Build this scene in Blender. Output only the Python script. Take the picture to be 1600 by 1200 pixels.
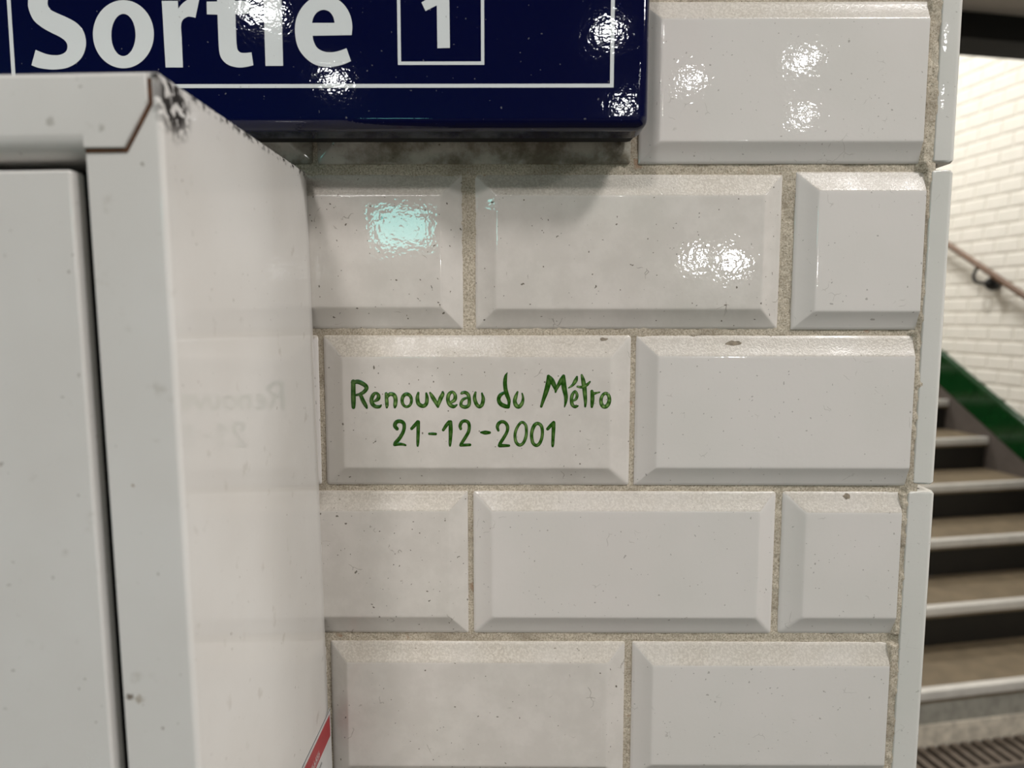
import bpy, bmesh, math, random
import numpy as np
from mathutils import Matrix, Vector

# ------------------------------------------------------------------ reset, camera, light levels
for o in list(bpy.data.objects):
    bpy.data.objects.remove(o, do_unlink=True)
scene = bpy.context.scene
COL = scene.collection
random.seed(7)

EYE = 1.54          # camera height above the hall floor (m)
D = 0.3461          # distance from camera to the outer rim plane of the wall tiles
FACE = 0.0041       # how far the flat of a bevelled tile stands proud of its rim
YAW, PITCH, ROLL = math.radians(-0.318), math.radians(5.546), math.radians(0.031)

cy_, sy_, cp_, sp_ = math.cos(YAW), math.sin(YAW), math.cos(PITCH), math.sin(PITCH)
fwd = Vector((sy_ * cp_, cy_ * cp_, -sp_)); rgt = Vector((cy_, -sy_, 0)); upv = rgt.cross(fwd)
r2 = math.cos(ROLL) * rgt + math.sin(ROLL) * upv
u2 = -math.sin(ROLL) * rgt + math.cos(ROLL) * upv
cam_d = bpy.data.cameras.new('camera'); cam = bpy.data.objects.new('camera', cam_d); COL.objects.link(cam)
cam.matrix_world = Matrix(((r2.x, u2.x, -fwd.x, 0), (r2.y, u2.y, -fwd.y, 0), (r2.z, u2.z, -fwd.z, EYE), (0, 0, 0, 1)))
cam_d.sensor_fit = 'HORIZONTAL'; cam_d.sensor_width = 36.0; cam_d.lens = 36.0 * 1108.0 / 1600.0
cam_d.clip_start = 0.01; cam_d.clip_end = 60
cam_d.dof.use_dof = True; cam_d.dof.focus_distance = 0.343; cam_d.dof.aperture_fstop = 9.0
scene.camera = cam

world = bpy.data.worlds.new('world'); scene.world = world; world.use_nodes = True
world.node_tree.nodes['Background'].inputs[0].default_value = (0.9, 0.95, 1.0, 1)
world.node_tree.nodes['Background'].inputs[1].default_value = 0.15

scene.view_settings.view_transform = 'Standard'; scene.view_settings.look = 'None'
scene.view_settings.gamma = 1.0; scene.view_settings.use_curve_mapping = False
scene.view_settings.exposure = -0.46

LAMP_NEAR, LAMP_FAR, LAMP_STAIR = 150.0, 165.0, 212.0       # lamp radiances

# traced lettering, millimetres on the wall (x, z relative to eye height, brush width) and on the sign (x, z, corner flag)
INK = [('R',False,[[(-78.88,-32.09,2.14),(-78.99,-37.25,2.32),(-79.01,-41.96,2.28),(-79.07,-44.67,1.81)],[(-79.24,-32.56,1.74),(-76.43,-32.21,2.21),(-73.42,-33.73,2.14),(-72.52,-35.37,1.97),(-73.96,-37.25,1.86),(-76.08,-38.31,1.39),(-77.61,-38.66,1.16)],[(-75.61,-38.19,1.63),(-74.5,-41.01,1.97),(-73.15,-43.6,1.81),(-72.59,-44.89,1.11)]]),('e',False,[[(-68.78,-41.71,1.04),(-67.01,-40.53,1.97),(-66.74,-38.88,1.74),(-67.66,-37.76,1.28),(-69.07,-38.3,1.74),(-70.16,-40.53,1.97),(-69.86,-42.89,2.04),(-68.24,-44.3,1.86),(-66.37,-44.3,1.63),(-65.54,-43.59,0.81)]]),('n',False,[[(-62.99,-37.94,1.51),(-62.85,-40.76,1.81),(-62.73,-43.35,1.76),(-62.82,-44.64,1.16)],[(-62.55,-39.58,1.39),(-61.12,-38.17,1.9),(-59.26,-38.64,2.04),(-58.47,-40.75,2.04),(-58.75,-43.58,1.9),(-58.88,-44.64,1.16)]]),('o',True,[[(-50.74,-41.26,1.48),(-51.07,-42.82,1.39),(-51.92,-43.95,1.34),(-53.07,-44.37,1.36),(-54.22,-43.96,1.44),(-55.04,-42.82,1.56),(-55.32,-41.27,1.68),(-54.99,-39.71,1.77),(-54.14,-38.58,1.81),(-52.99,-38.16,1.79),(-51.85,-38.58,1.72),(-51.03,-39.71,1.6)]]),('u',False,[[(-47.37,-37.57,1.16),(-47.87,-40.04,1.86),(-47.32,-42.86,2.09),(-45.22,-44.03,1.97),(-43.57,-42.85,1.86),(-43.19,-40.03,1.74),(-43.52,-37.8,1.04)]]),('v',False,[[(-41.65,-37.56,1.04),(-40.5,-39.56,1.97),(-38.66,-42.61,1.86),(-37.93,-44.26,1.39)],[(-37.93,-44.14,1.28),(-36.77,-40.73,2.09),(-35.58,-38.26,1.86),(-35.53,-37.2,1.16)]]),('e',False,[[(-31.88,-42.37,1.39),(-29.76,-40.95,1.86),(-29.51,-38.6,1.67),(-30.9,-37.08,1.39),(-32.55,-38.37,1.86),(-33.03,-40.96,1.86),(-32.12,-43.31,1.97),(-30.26,-44.25,1.86),(-28.73,-43.42,0.81)]]),('a',False,[[(-26.36,-37.78,1.28),(-24.84,-37.31,1.67),(-23.21,-38.36,1.76),(-22.64,-40.95,1.67),(-22.89,-43.53,1.76),(-24.64,-44.48,1.86),(-26.56,-43.77,1.67),(-26.55,-42.13,1.39),(-25.56,-40.71,1.39),(-23.92,-40.01,1.16),(-22.98,-39.65,0.93)]]),('u',False,[[(-19.58,-37.3,1.04),(-20.06,-40.0,1.74),(-19.26,-42.82,1.86),(-17.86,-44.23,1.86),(-16.46,-43.29,1.86),(-15.86,-40.47,1.74),(-16.48,-37.77,0.93)]]),('d',False,[[(-4.18,-27.69,0.35),(-4.93,-29.44,1.51),(-5.28,-32.48,1.97),(-5.04,-35.53,1.97),(-4.46,-38.11,2.14),(-3.41,-40.92,1.74),(-3.34,-42.8,1.44),(-3.64,-44.45,1.39)],[(-5.63,-37.4,1.39),(-7.49,-38.58,1.86),(-8.38,-40.69,1.86),(-7.5,-42.81,2.09),(-5.4,-43.98,2.09),(-3.76,-44.33,1.86)]]),('u',False,[[(0.79,-37.04,0.93),(-0.03,-39.27,1.74),(-0.54,-41.62,1.9),(0.21,-43.74,2.09),(1.61,-44.21,1.97),(3.01,-42.56,1.74),(3.47,-39.97,1.16),(3.0,-37.74,0.7)]]),('M',False,[[(12.32,-44.2,1.21),(13.35,-40.9,1.74),(14.73,-36.68,2.32),(15.76,-32.46,2.55),(15.74,-29.42,1.63)],[(15.74,-29.31,1.39),(17.03,-31.06,2.55),(18.44,-33.63,2.21),(19.27,-35.97,1.39),(19.21,-37.14,0.88)],[(19.27,-36.44,1.16),(20.54,-33.86,1.74),(21.92,-31.52,2.32),(23.06,-29.3,1.63)],[(23.06,-29.41,1.63),(23.09,-32.45,2.44),(23.58,-35.96,2.32),(24.31,-39.48,1.86),(24.1,-42.3,1.28),(23.6,-44.42,0.51)]]),('e',False,[[(27.82,-41.35,0.93),(29.21,-40.41,1.44),(29.66,-38.53,1.44),(28.71,-36.71,1.21),(27.33,-38.54,1.67),(27.0,-40.89,1.67),(27.42,-43.24,1.76),(28.78,-44.29,1.53),(30.06,-43.89,0.93)],[(25.62,-35.02,0.65),(27.52,-33.62,1.39),(28.9,-31.51,1.97),(29.53,-29.76,1.16)]]),('t',False,[[(31.82,-28.82,1.04),(32.5,-31.27,1.97),(33.12,-34.78,2.21),(33.51,-38.53,1.97),(33.77,-41.82,1.53),(33.68,-44.17,0.98)],[(29.85,-34.43,1.04),(31.95,-34.66,1.39),(34.27,-33.61,1.51),(35.83,-32.09,0.88)]]),('r',False,[[(36.86,-36.65,1.51),(37.13,-39.46,2.0),(37.05,-42.52,1.76),(36.9,-44.35,1.16)],[(37.81,-37.82,1.63),(39.2,-37.47,0.98),(40.48,-37.16,0.74)]]),('o',True,[[(45.32,-41.22,1.92),(44.88,-42.82,2.03),(44.02,-43.93,2.08),(42.98,-44.25,2.06),(42.02,-43.69,1.97),(41.42,-42.41,1.84),(41.33,-40.74,1.7),(41.77,-39.14,1.59),(42.63,-38.04,1.54),(43.67,-37.72,1.56),(44.62,-38.28,1.65),(45.22,-39.56,1.79)]]),('2',False,[[(-57.99,-55.22,1.78),(-59.04,-53.74,1.93),(-58.33,-51.96,1.93),(-56.57,-51.47,1.93),(-54.82,-52.35,1.84),(-54.46,-54.32,1.74),(-55.08,-56.89,1.74),(-56.69,-59.67,1.84),(-58.78,-62.15,1.93),(-59.29,-63.08,1.55)],[(-59.29,-63.08,1.55),(-57.12,-62.74,1.64),(-55.17,-62.94,1.26),(-53.96,-63.33,1.01)]]),('1',False,[[(-50.85,-55.11,1.51),(-49.36,-53.53,1.74),(-47.78,-51.85,1.84)],[(-47.58,-51.85,1.78),(-47.67,-55.7,1.74),(-47.83,-59.65,1.64),(-47.94,-62.23,1.47),(-48.02,-63.62,1.01)]]),('-',False,[[(-42.27,-57.67,1.2),(-40.61,-57.66,1.45),(-39.14,-57.76,1.32)]]),('1',False,[[(-35.41,-55.78,1.39),(-33.92,-53.51,1.74),(-32.54,-51.83,1.74)],[(-31.85,-51.83,1.78),(-31.79,-55.67,2.03),(-31.91,-59.23,1.74),(-32.13,-62.21,1.47),(-32.2,-63.56,1.01)]]),('2',False,[[(-26.9,-55.17,1.39),(-27.18,-53.69,1.64),(-26.29,-51.82,1.64),(-24.72,-51.28,1.64),(-23.17,-52.11,1.64),(-22.69,-54.28,1.55),(-23.19,-56.85,1.64),(-24.77,-59.62,1.64),(-26.55,-62.4,1.55),(-26.99,-63.29,1.39)],[(-26.95,-63.29,1.45),(-24.6,-63.19,1.47),(-22.44,-63.08,1.39)]]),('-',False,[[(-17.03,-56.94,0.97),(-14.98,-57.03,2.03),(-12.83,-57.03,1.39)]]),('2',False,[[(-8.53,-55.94,1.2),(-9.01,-54.26,1.59),(-8.33,-52.48,1.74),(-6.77,-51.63,1.64),(-5.01,-52.28,1.64),(-4.03,-54.25,1.64),(-4.33,-56.62,1.55),(-5.8,-59.39,1.64),(-7.56,-62.17,1.64),(-7.99,-63.26,1.55)],[(-7.95,-63.46,1.74),(-5.8,-63.45,1.64),(-3.35,-63.45,1.2)]]),('0',True,[[(2.99,-51.88,1.39),(4.75,-53.25,1.45),(5.15,-56.02,1.45),(4.86,-59.18,1.55),(3.6,-62.15,1.55),(1.84,-63.15,1.64),(0.27,-61.96,1.55),(-0.42,-59.19,1.45),(-0.13,-56.42,1.45),(1.24,-53.46,1.39)]]),('0',True,[[(10.6,-52.46,1.64),(12.36,-53.64,1.64),(12.96,-56.6,1.55),(12.59,-59.96,1.55),(11.42,-62.54,1.64),(9.86,-63.33,1.64),(8.29,-61.95,1.64),(7.69,-58.78,1.64),(7.98,-56.01,1.74),(9.04,-53.44,1.84)]]),('1',False,[[(15.49,-55.21,1.55),(17.04,-53.43,1.74),(18.4,-51.95,1.55)],[(18.4,-52.15,1.74),(18.32,-55.6,1.84),(18.15,-59.55,1.64),(18.03,-62.53,1.55),(17.98,-63.71,1.12)]])]
SIGN_TYPE = [('S',[[(-207.39,106.33,1),(-204.57,105.27,0),(-200.22,104.6,0),(-196.92,104.55,0),(-192.2,105.25,0),(-187.95,107.36,0),(-185.02,110.51,0),(-183.52,115.23,0),(-184.2,119.94,0),(-186.74,123.34,0),(-190.7,125.69,0),(-194.95,127.52,0),(-197.86,129.09,0),(-198.94,131.42,0),(-198.2,134.53,0),(-196.32,136.34,0),(-192.99,137.24,0),(-189.48,136.85,0),(-186.83,135.68,1),(-184.34,140.97,1),(-188.6,142.52,0),(-193.19,142.92,0),(-198.95,142.03,0),(-203.46,139.46,0),(-206.15,135.84,0),(-207.26,131.44,0),(-206.68,127.8,0),(-204.98,124.41,0),(-201.87,121.8,0),(-198.17,119.7,0),(-194.45,117.87,0),(-192.1,116.03,0),(-191.46,113.93,0),(-192.35,111.83,0),(-194.62,110.65,0),(-197.38,110.39,0),(-200.92,110.93,0),(-205.2,112.64,1)]]),('o',[[(-154.32,118.95,0),(-155.16,114.65,0),(-157.2,110.77,0),(-160.23,107.68,0),(-163.97,105.69,0),(-168.03,105.01,0),(-172.03,105.7,0),(-175.56,107.7,0),(-178.27,110.8,0),(-179.9,114.69,0),(-180.29,119.0,0),(-179.41,123.29,0),(-177.35,127.14,0),(-174.32,130.2,0),(-170.6,132.15,0),(-166.57,132.82,0),(-162.61,132.14,0),(-159.11,130.17,0),(-156.39,127.11,0),(-154.74,123.25,0)],[(-162.12,118.65,0),(-162.69,115.35,0),(-163.96,112.54,0),(-165.74,110.67,0),(-167.77,110.01,0),(-169.73,110.67,0),(-171.32,112.56,0),(-172.3,115.36,0),(-172.51,118.67,0),(-171.94,121.97,0),(-170.66,124.76,0),(-168.88,126.61,0),(-166.86,127.26,0),(-164.92,126.61,0),(-163.33,124.74,0),(-162.35,121.95,0)]]),('r',[[(-150.26,132.5,1),(-143.46,132.49,1),(-143.47,129.25,1),(-141.61,131.32,0),(-139.36,132.87,0),(-137.16,133.39,0),(-134.31,133.25,1),(-136.27,125.6,1),(-138.03,125.99,0),(-139.66,126.0,0),(-141.62,124.83,0),(-142.54,122.49,0),(-142.5,117.26,0),(-142.49,105.32,1),(-149.9,105.33,1)]]),('t',[[(-131.23,132.13,1),(-126.74,132.2,1),(-126.73,135.95,1),(-119.32,138.0,1),(-119.26,132.45,1),(-113.15,132.44,1),(-113.19,127.25,1),(-119.19,127.0,1),(-119.22,120.36,0),(-119.08,113.82,0),(-118.12,111.73,0),(-116.22,111.2,0),(-112.93,111.46,1),(-112.29,106.2,1),(-115.61,105.47,0),(-118.9,105.29,0),(-122.71,106.21,0),(-125.36,108.32,0),(-126.61,111.48,0),(-126.79,117.24,0),(-126.82,126.88,1),(-131.31,127.02,1)]]),('i',[[(-107.06,133.2,1),(-99.46,133.19,1),(-99.56,105.92,1),(-107.1,105.88,1)],[(-99.26,137.97,0),(-99.61,136.58,0),(-100.53,135.41,0),(-101.87,134.63,0),(-103.44,134.36,0),(-104.99,134.64,0),(-106.28,135.42,0),(-107.13,136.6,0),(-107.39,137.98,0),(-107.03,139.36,0),(-106.11,140.53,0),(-104.77,141.31,0),(-103.21,141.58,0),(-101.66,141.3,0),(-100.37,140.52,0),(-99.52,139.35,0)]]),('e',[[(-70.0,118.46,1),(-86.64,118.22,1),(-86.28,116.13,0),(-84.99,113.51,0),(-82.57,111.94,0),(-79.3,111.41,0),(-75.74,111.93,0),(-72.3,113.1,1),(-70.5,107.85,1),(-73.95,106.41,0),(-78.35,105.5,0),(-82.19,105.5,0),(-86.53,106.69,0),(-90.55,109.85,0),(-93.17,114.05,0),(-94.09,119.8,0),(-93.4,125.01,0),(-91.09,129.42,0),(-87.47,132.78,0),(-83.09,134.06,0),(-80.92,134.19,0),(-76.33,133.27,0),(-72.86,130.68,0),(-70.5,126.79,0),(-69.65,122.37,0)],[(-86.77,123.44,1),(-86.03,125.77,0),(-84.34,127.85,0),(-81.87,128.75,0),(-79.44,128.1,0),(-77.73,126.02,0),(-77.11,123.42,1)]]),('1',[[(-40.16,131.66,1),(-33.21,135.52,1),(-28.34,135.51,1),(-28.24,113.17,1),(-33.56,113.04,1),(-33.66,130.48,1),(-38.44,128.16,1)]])]

# ------------------------------------------------------------------ material helpers
def srgb(r, g, b):
    f = lambda c: (c / 255 / 12.92) if c / 255 <= 0.04045 else ((c / 255 + 0.055) / 1.055) ** 2.4
    return (f(r), f(g), f(b), 1)

class NT:
    def __init__(s, name):
        s.m = bpy.data.materials.new(name); s.m.use_nodes = True
        s.t = s.m.node_tree; s.n = s.t.nodes; s.b = s.n['Principled BSDF']
        s.tc = s.n.new('ShaderNodeTexCoord')
    def link(s, a, b): s.t.links.new(a, b)
    def val(s, sock, v):
        if hasattr(v, 'links') or isinstance(v, bpy.types.NodeSocket): s.link(v, sock)
        else: sock.default_value = v
    def math(s, op, a, b=0.0, c=0.0, clamp=False):
        n = s.n.new('ShaderNodeMath'); n.operation = op; n.use_clamp = clamp
        for i, v in enumerate((a, b, c)):
            if i < len(n.inputs): s.val(n.inputs[i], v)
        return n.outputs[0]
    def coord(s, per_object=True):
        if not per_object: return s.tc.outputs['Object']
        oi = s.n.new('ShaderNodeObjectInfo'); k = s.math('MULTIPLY', oi.outputs['Random'], 37.0)
        v = s.n.new('ShaderNodeVectorMath'); v.operation = 'ADD'
        s.link(s.tc.outputs['Object'], v.inputs[0]); s.link(k, v.inputs[1]); return v.outputs[0]
    def noise(s, vec, scale, detail=2.0, rough=0.5):
        n = s.n.new('ShaderNodeTexNoise'); s.link(vec, n.inputs['Vector'])
        n.inputs['Scale'].default_value = scale; n.inputs['Detail'].default_value = detail
        n.inputs['Roughness'].default_value = rough; return n.outputs['Fac']
    def voro(s, vec, scale, feature='F1'):
        n = s.n.new('ShaderNodeTexVoronoi'); n.feature = feature; s.link(vec, n.inputs['Vector'])
        n.inputs['Scale'].default_value = scale; return n.outputs['Distance']
    def ramp(s, fac, lo, hi, a=0.0, b=1.0):
        n = s.n.new('ShaderNodeMapRange'); s.val(n.inputs[0], fac); n.interpolation_type = 'SMOOTHSTEP'
        n.inputs[1].default_value = lo; n.inputs[2].default_value = hi
        n.inputs[3].default_value = a; n.inputs[4].default_value = b; return n.outputs[0]
    def mix(s, fac, a, b):
        n = s.n.new('ShaderNodeMix'); n.data_type = 'RGBA'
        s.val(n.inputs[0], fac); s.val(n.inputs[6], a); s.val(n.inputs[7], b); return n.outputs[2]
    def bump(s, h, dist, strength=1.0, prev=None):
        n = s.n.new('ShaderNodeBump'); s.val(n.inputs['Height'], h)
        n.inputs['Distance'].default_value = dist; n.inputs['Strength'].default_value = strength
        if prev is not None: s.link(prev, n.inputs['Normal'])
        return n.outputs[0]
    def axis(s, i, vec=None):
        n = s.n.new('ShaderNodeSeparateXYZ'); s.link(vec if vec is not None else s.tc.outputs['Object'], n.inputs[0]); return n.outputs[i]
    def normal(s, i):
        g = s.n.new('ShaderNodeNewGeometry'); n = s.n.new('ShaderNodeSeparateXYZ'); s.link(g.outputs['Normal'], n.inputs[0]); return n.outputs[i]
    def done(s, color=None, rough=None, normal=None, metal=None, ior=None):
        if color is not None: s.val(s.b.inputs['Base Color'], color)
        if rough is not None: s.val(s.b.inputs['Roughness'], rough)
        if normal is not None: s.link(normal, s.b.inputs['Normal'])
        if metal is not None: s.b.inputs['Metallic'].default_value = metal
        if ior is not None: s.b.inputs['IOR'].default_value = ior
        return s.m

def mat_glaze(name, base, dust_amount, speck=1.0, peel=1.0, grime=0.0):
    t = NT(name); v = t.coord(); n1 = t.noise(v, 22, 3)
    col = t.mix(t.ramp(n1, .3, .75), base, tuple(c * k for c, k in zip(base[:3], (.955, .965, .955))) + (1,))
    # fine dark specks of dirt in the glaze
    sp = t.math('MULTIPLY', t.ramp(t.voro(v, 300), .10, .04), t.ramp(t.noise(v, 35, 2), .55, .66))
    sp = t.math('MULTIPLY', sp, .6 * speck)
    sc = t.math('MULTIPLY', t.ramp(t.noise(v, 520, 1), .745, .77), .45 * speck)
    col = t.mix(t.math('MAXIMUM', sp, sc), col, srgb(96, 88, 74))
    # hair-fine scratches and crazing
    hv = t.n.new('ShaderNodeTexVoronoi'); hv.feature = 'DISTANCE_TO_EDGE'; hv.inputs['Scale'].default_value = 120
    wv = t.n.new('ShaderNodeVectorMath'); wv.operation = 'ADD'; t.link(v, wv.inputs[0])
    nz = t.n.new('ShaderNodeTexNoise'); nz.inputs['Scale'].default_value = 160; t.link(v, nz.inputs['Vector'])
    sv = t.n.new('ShaderNodeVectorMath'); sv.operation = 'SCALE'; sv.inputs['Scale'].default_value = .006
    t.link(nz.outputs['Color'], sv.inputs[0]); t.link(sv.outputs[0], wv.inputs[1]); t.link(wv.outputs[0], hv.inputs['Vector'])
    hair = t.math('MULTIPLY', t.ramp(hv.outputs['Distance'], .022, .008), t.ramp(t.noise(v, 75, 2), .645, .69))
    col = t.mix(t.math('MULTIPLY', hair, .26 * speck), col, srgb(104, 94, 78))
    if grime:
        gk = t.math('MULTIPLY', t.ramp(t.noise(v, 48, 5, .65), .34, .62), grime)
        col = t.mix(gk, col, srgb(104, 96, 80))
    # dust lying on the upward bevel
    up = t.ramp(t.normal(2), .12, .3)
    grain = t.ramp(t.noise(v, 900, 2, .7), .38, .66)
    patch = t.ramp(t.noise(v, 30, 3), .25, .7, .45, 1.0)
    dust = t.math('MULTIPLY', t.math('MULTIPLY', up, patch), dust_amount)
    dcol = t.mix(grain, srgb(172, 162, 146), srgb(204, 196, 182))
    col = t.mix(t.math('MULTIPLY', dust, .8), col, dcol)
    ro = t.math('ADD', t.math('MULTIPLY', dust, .4), t.ramp(t.noise(v, 60, 2), .3, .7, .02, .04))
    b = t.bump(t.noise(v, 480, 1.0, .5), 3.0e-5 * peel)
    b = t.bump(t.noise(v, 55, 1), 0.7e-4 * peel, 1, b)
    b = t.bump(t.math('MULTIPLY', grain, dust), 6e-5, 1, b)
    return t.done(col, ro, b, ior=1.52)

def mat_plain(name, base, rough=.5, nscale=40, var=.85, bump=0., bscale=300, metal=0.):
    t = NT(name); v = t.coord()
    col = t.mix(t.ramp(t.noise(v, nscale, 4), .3, .7), base, tuple(c * var for c in base[:3]) + (1,))
    nrm = t.bump(t.noise(v, bscale, 3), bump) if bump else None
    return t.done(col, rough, nrm, metal)

def mat_emit(name, col, strength):
    t = NT(name); t.b.inputs['Base Color'].default_value = (.8, .8, .8, 1)
    t.b.inputs['Emission Color'].default_value = col; t.b.inputs['Emission Strength'].default_value = strength
    t.b.inputs['Roughness'].default_value = .4; return t.m

def mat_grout():
    t = NT('grout'); v = t.coord(False)
    n = t.noise(v, 1100, 3, .7); n2 = t.noise(v, 45, 3)
    col = t.mix(t.ramp(n, .3, .7), srgb(158, 146, 126), srgb(214, 204, 186))
    col = t.mix(t.ramp(n2, .45, .72, 0, .45), col, srgb(128, 116, 98))
    pit = t.ramp(t.voro(v, 700), .22, .08)
    col = t.mix(t.math('MULTIPLY', pit, .75), col, srgb(58, 49, 39))
    rust = t.ramp(t.noise(v, 120, 2), .70, .78)
    col = t.mix(t.math('MULTIPLY', rust, .5), col, srgb(150, 96, 52))
    b = t.bump(t.noise(v, 900, 3, .7), 2.5e-4)
    return t.done(col, .9, b)

def mat_cabinet():
    t = NT('cabinet_paint'); v = t.coord(False)
    n = t.noise(v, 18, 4)
    col = t.mix(t.ramp(n, .3, .75), srgb(226, 224, 220), srgb(220, 217, 212))
    # scattered grime flecks and smears
    fl = t.math('MULTIPLY', t.ramp(t.noise(v, 420, 1.5), .70, .76), t.ramp(t.noise(v, 60, 2), .45, .6))
    col = t.mix(t.math('MULTIPLY', fl, .55), col, srgb(110, 96, 78))
    sm = t.ramp(t.noise(v, 95, 3), .64, .76)
    col = t.mix(t.math('MULTIPLY', sm, .25), col, srgb(150, 140, 122))
    # paint knocked off along the top edge, worst at the front corner (object origin = front top right corner)
    x, y, z = (t.axis(i) for i in range(3))
    edge = t.ramp(z, -.0035, -.0008)
    chip = t.ramp(t.noise(v, 330, 3), .50, .60)
    wear = t.math('MULTIPLY', edge, chip)
    wear = t.math('MULTIPLY', wear, t.ramp(x, -.004, -.0015))
    cd = t.n.new('ShaderNodeVectorMath'); cd.operation = 'DISTANCE'
    t.link(t.tc.outputs['Object'], cd.inputs[0]); cd.inputs[1].default_value = (0, .008, -.006)
    corner = t.math('MULTIPLY', t.ramp(cd.outputs['Value'], .013, .005), t.ramp(t.noise(v, 340, 3), .44, .50))
    corner = t.math('MULTIPLY', corner, t.ramp(x, -.003, -.001))
    wear = t.math('MAXIMUM', wear, corner)
    col = t.mix(wear, col, srgb(42, 38, 35))
    def spot(p, r, colr, c, k):
        d = t.n.new('ShaderNodeVectorMath'); d.operation = 'DISTANCE'
        t.link(t.tc.outputs['Object'], d.inputs[0]); d.inputs[1].default_value = p
        w = t.math('ADD', d.outputs['Value'], t.math('MULTIPLY', t.math('SUBTRACT', t.noise(v, 900, 2), .5), r * 1.6))
        return t.mix(t.math('MULTIPLY', t.ramp(w, r, r * .4), k), c, colr)
    for p, r, c, k in SPOTS: col = spot(p, r, c, col, k)
    ro = t.ramp(t.noise(v, 40, 2), .3, .7, .045, .08)
    ro = t.math('ADD', ro, t.math('MULTIPLY', wear, .4))
    b = t.bump(t.noise(v, 420, 1.5), 0.8e-5); b = t.bump(t.noise(v, 26, 1), 0.6e-4, 1, b)
    return t.done(col, ro, b, ior=1.5)

def mat_enamel(name, base):
    t = NT(name); v = t.coord(False)
    b = t.bump(t.noise(v, 520, 1.2, .5), 2.8e-5); b = t.bump(t.noise(v, 40, 1), 0.4e-4, 1, b)
    fl = t.ramp(t.noise(v, 600, 1), .76, .79)
    col = t.mix(t.math('MULTIPLY', fl, .4), base, srgb(140, 140, 140))
    return t.done(col, .035, b, ior=1.52)

def mat_ink():
    t = NT('green_glaze_ink')
    a = t.n.new('ShaderNodeAttribute'); a.attribute_name = 'tone'
    v = t.tc.outputs['Object']
    k = t.math('ADD', a.outputs['Fac'], t.math('MULTIPLY', t.math('SUBTRACT', t.noise(v, 700, 3), .5), .35), clamp=True)
    col = t.mix(k, srgb(24, 74, 0), srgb(140, 174, 100))
    return t.done(col, .12, t.bump(t.noise(v, 900, 1), 2e-5), ior=1.5)

# cabinet blemishes, local to the cabinet's front top right corner
SPOTS = [((-.0195, 0, -.1790), .0014, srgb(92, 72, 50), .8), ((-.0168, 0, -.1798), .0016, srgb(150, 134, 112), .6), ((-.0145, 0, -.1150), .0006, srgb(130, 100, 60), .7),
         ((-.0060, 0, -.0245), .0007, srgb(140, 130, 118), .7), ((-.0300, -.001, -.013), .0014, srgb(150, 145, 135), .5),
         ((-.0160, -.001, -.0150), .0012, srgb(150, 145, 135), .5)]

M = {}
M['tile'] = mat_glaze('white_glaze', srgb(224, 219, 214), .9)
M['tile_grimy_shaded'] = mat_glaze('white_glaze_grimy_shaded', srgb(186, 183, 172), .9, 1.6, 1.0, .92)  # grime, plus the shade under the sign put into a darker base colour
M['tile_worn'] = mat_glaze('white_glaze_worn', srgb(223, 217, 210), .95, 1.9, 1.0, .10)
M['corner'] = mat_glaze('white_corner_glaze', srgb(217, 215, 209), .3, .6)
M['fartile'] = mat_glaze('cream_glaze', srgb(240, 236, 227), 0., .3)
M['grout'] = mat_grout()
M['fargrout'] = mat_plain('far_grout', srgb(238, 232, 219), .8)
M['cabinet'] = mat_cabinet()
M['rust'] = mat_plain('rust', srgb(98, 62, 34), .85, 500, .5)
M['dark'] = mat_plain('cabinet_inside', srgb(20, 19, 18), .7)
M['blue'] = mat_enamel('blue_enamel', srgb(1, 5, 48))
M['white'] = mat_enamel('white_enamel', srgb(222, 226, 226))
M['ink'] = mat_ink()
M['dark_matte'] = mat_plain('dark_matte', srgb(26, 26, 28), .8)
M['stain'] = mat_plain('stain', srgb(150, 138, 120), .8, 600, .6)
M['tread'] = mat_plain('tread_stone', srgb(120, 106, 84), .65, 14, .78, 2e-4, 160)
M['riser'] = mat_plain('riser_dark', srgb(24, 20, 13), .6, 10, .7)
M['riser_grey'] = mat_plain('riser_grey_paint', srgb(170, 167, 156), .5, 22, .72)
M['plinth'] = mat_plain('pale_plinth', srgb(234, 224, 206), .7, 26, .66)
M['nosing'] = mat_plain('nosing_metal', srgb(232, 228, 220), .35, 18, .88, metal=.15)
M['green'] = mat_plain('green_glaze', srgb(14, 58, 24), .16, 20, .8)
M['stringer'] = mat_plain('stringer_render', srgb(92, 84, 78), .8, 20, .85, 2e-4, 120)
M['rail'] = mat_plain('rail_wood', srgb(112, 82, 58), .4, 60, .7)
M['black'] = mat_plain('black_iron', srgb(16, 15, 15), .45)
M['beam'] = mat_plain('black_beam', srgb(9, 8, 7), .9)
M['ceiling'] = mat_plain('ceiling_paint', srgb(190, 184, 176), .9, 3, .95)
M['floor'] = mat_plain('hall_floor', srgb(72, 66, 60), .6, 6, .85)
M['grate'] = mat_plain('grate_metal', srgb(140, 128, 116), .5, 40, .75, metal=.4)
M['pit'] = mat_plain('grate_pit', srgb(36, 30, 24), .9)
M['hallwall'] = mat_plain('hall_wall', srgb(156, 151, 144), .6, 2, .95)
M['housing'] = mat_plain('lamp_housing', srgb(200, 200, 198), .4)
M['lamp_far'] = mat_emit('lamp_cool', (.985, 1.0, .985, 1), LAMP_FAR)
M['lamp_near'] = mat_emit('lamp_near', (1.0, .965, .945, 1), LAMP_NEAR)
M['lamp_stair'] = mat_emit('lamp_warm', (1.0, .985, .95, 1), LAMP_STAIR)
M['screen'] = mat_emit('screen_cyan', (.25, .85, .80, 1), 14.0)
M['sticker'] = mat_plain('sticker_paper', srgb(216, 216, 214), .35)
M['red'] = mat_plain('sticker_red', srgb(176, 34, 44), .35, 200, .9)
M['print'] = mat_plain('sticker_print', srgb(62, 62, 74), .5)

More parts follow.
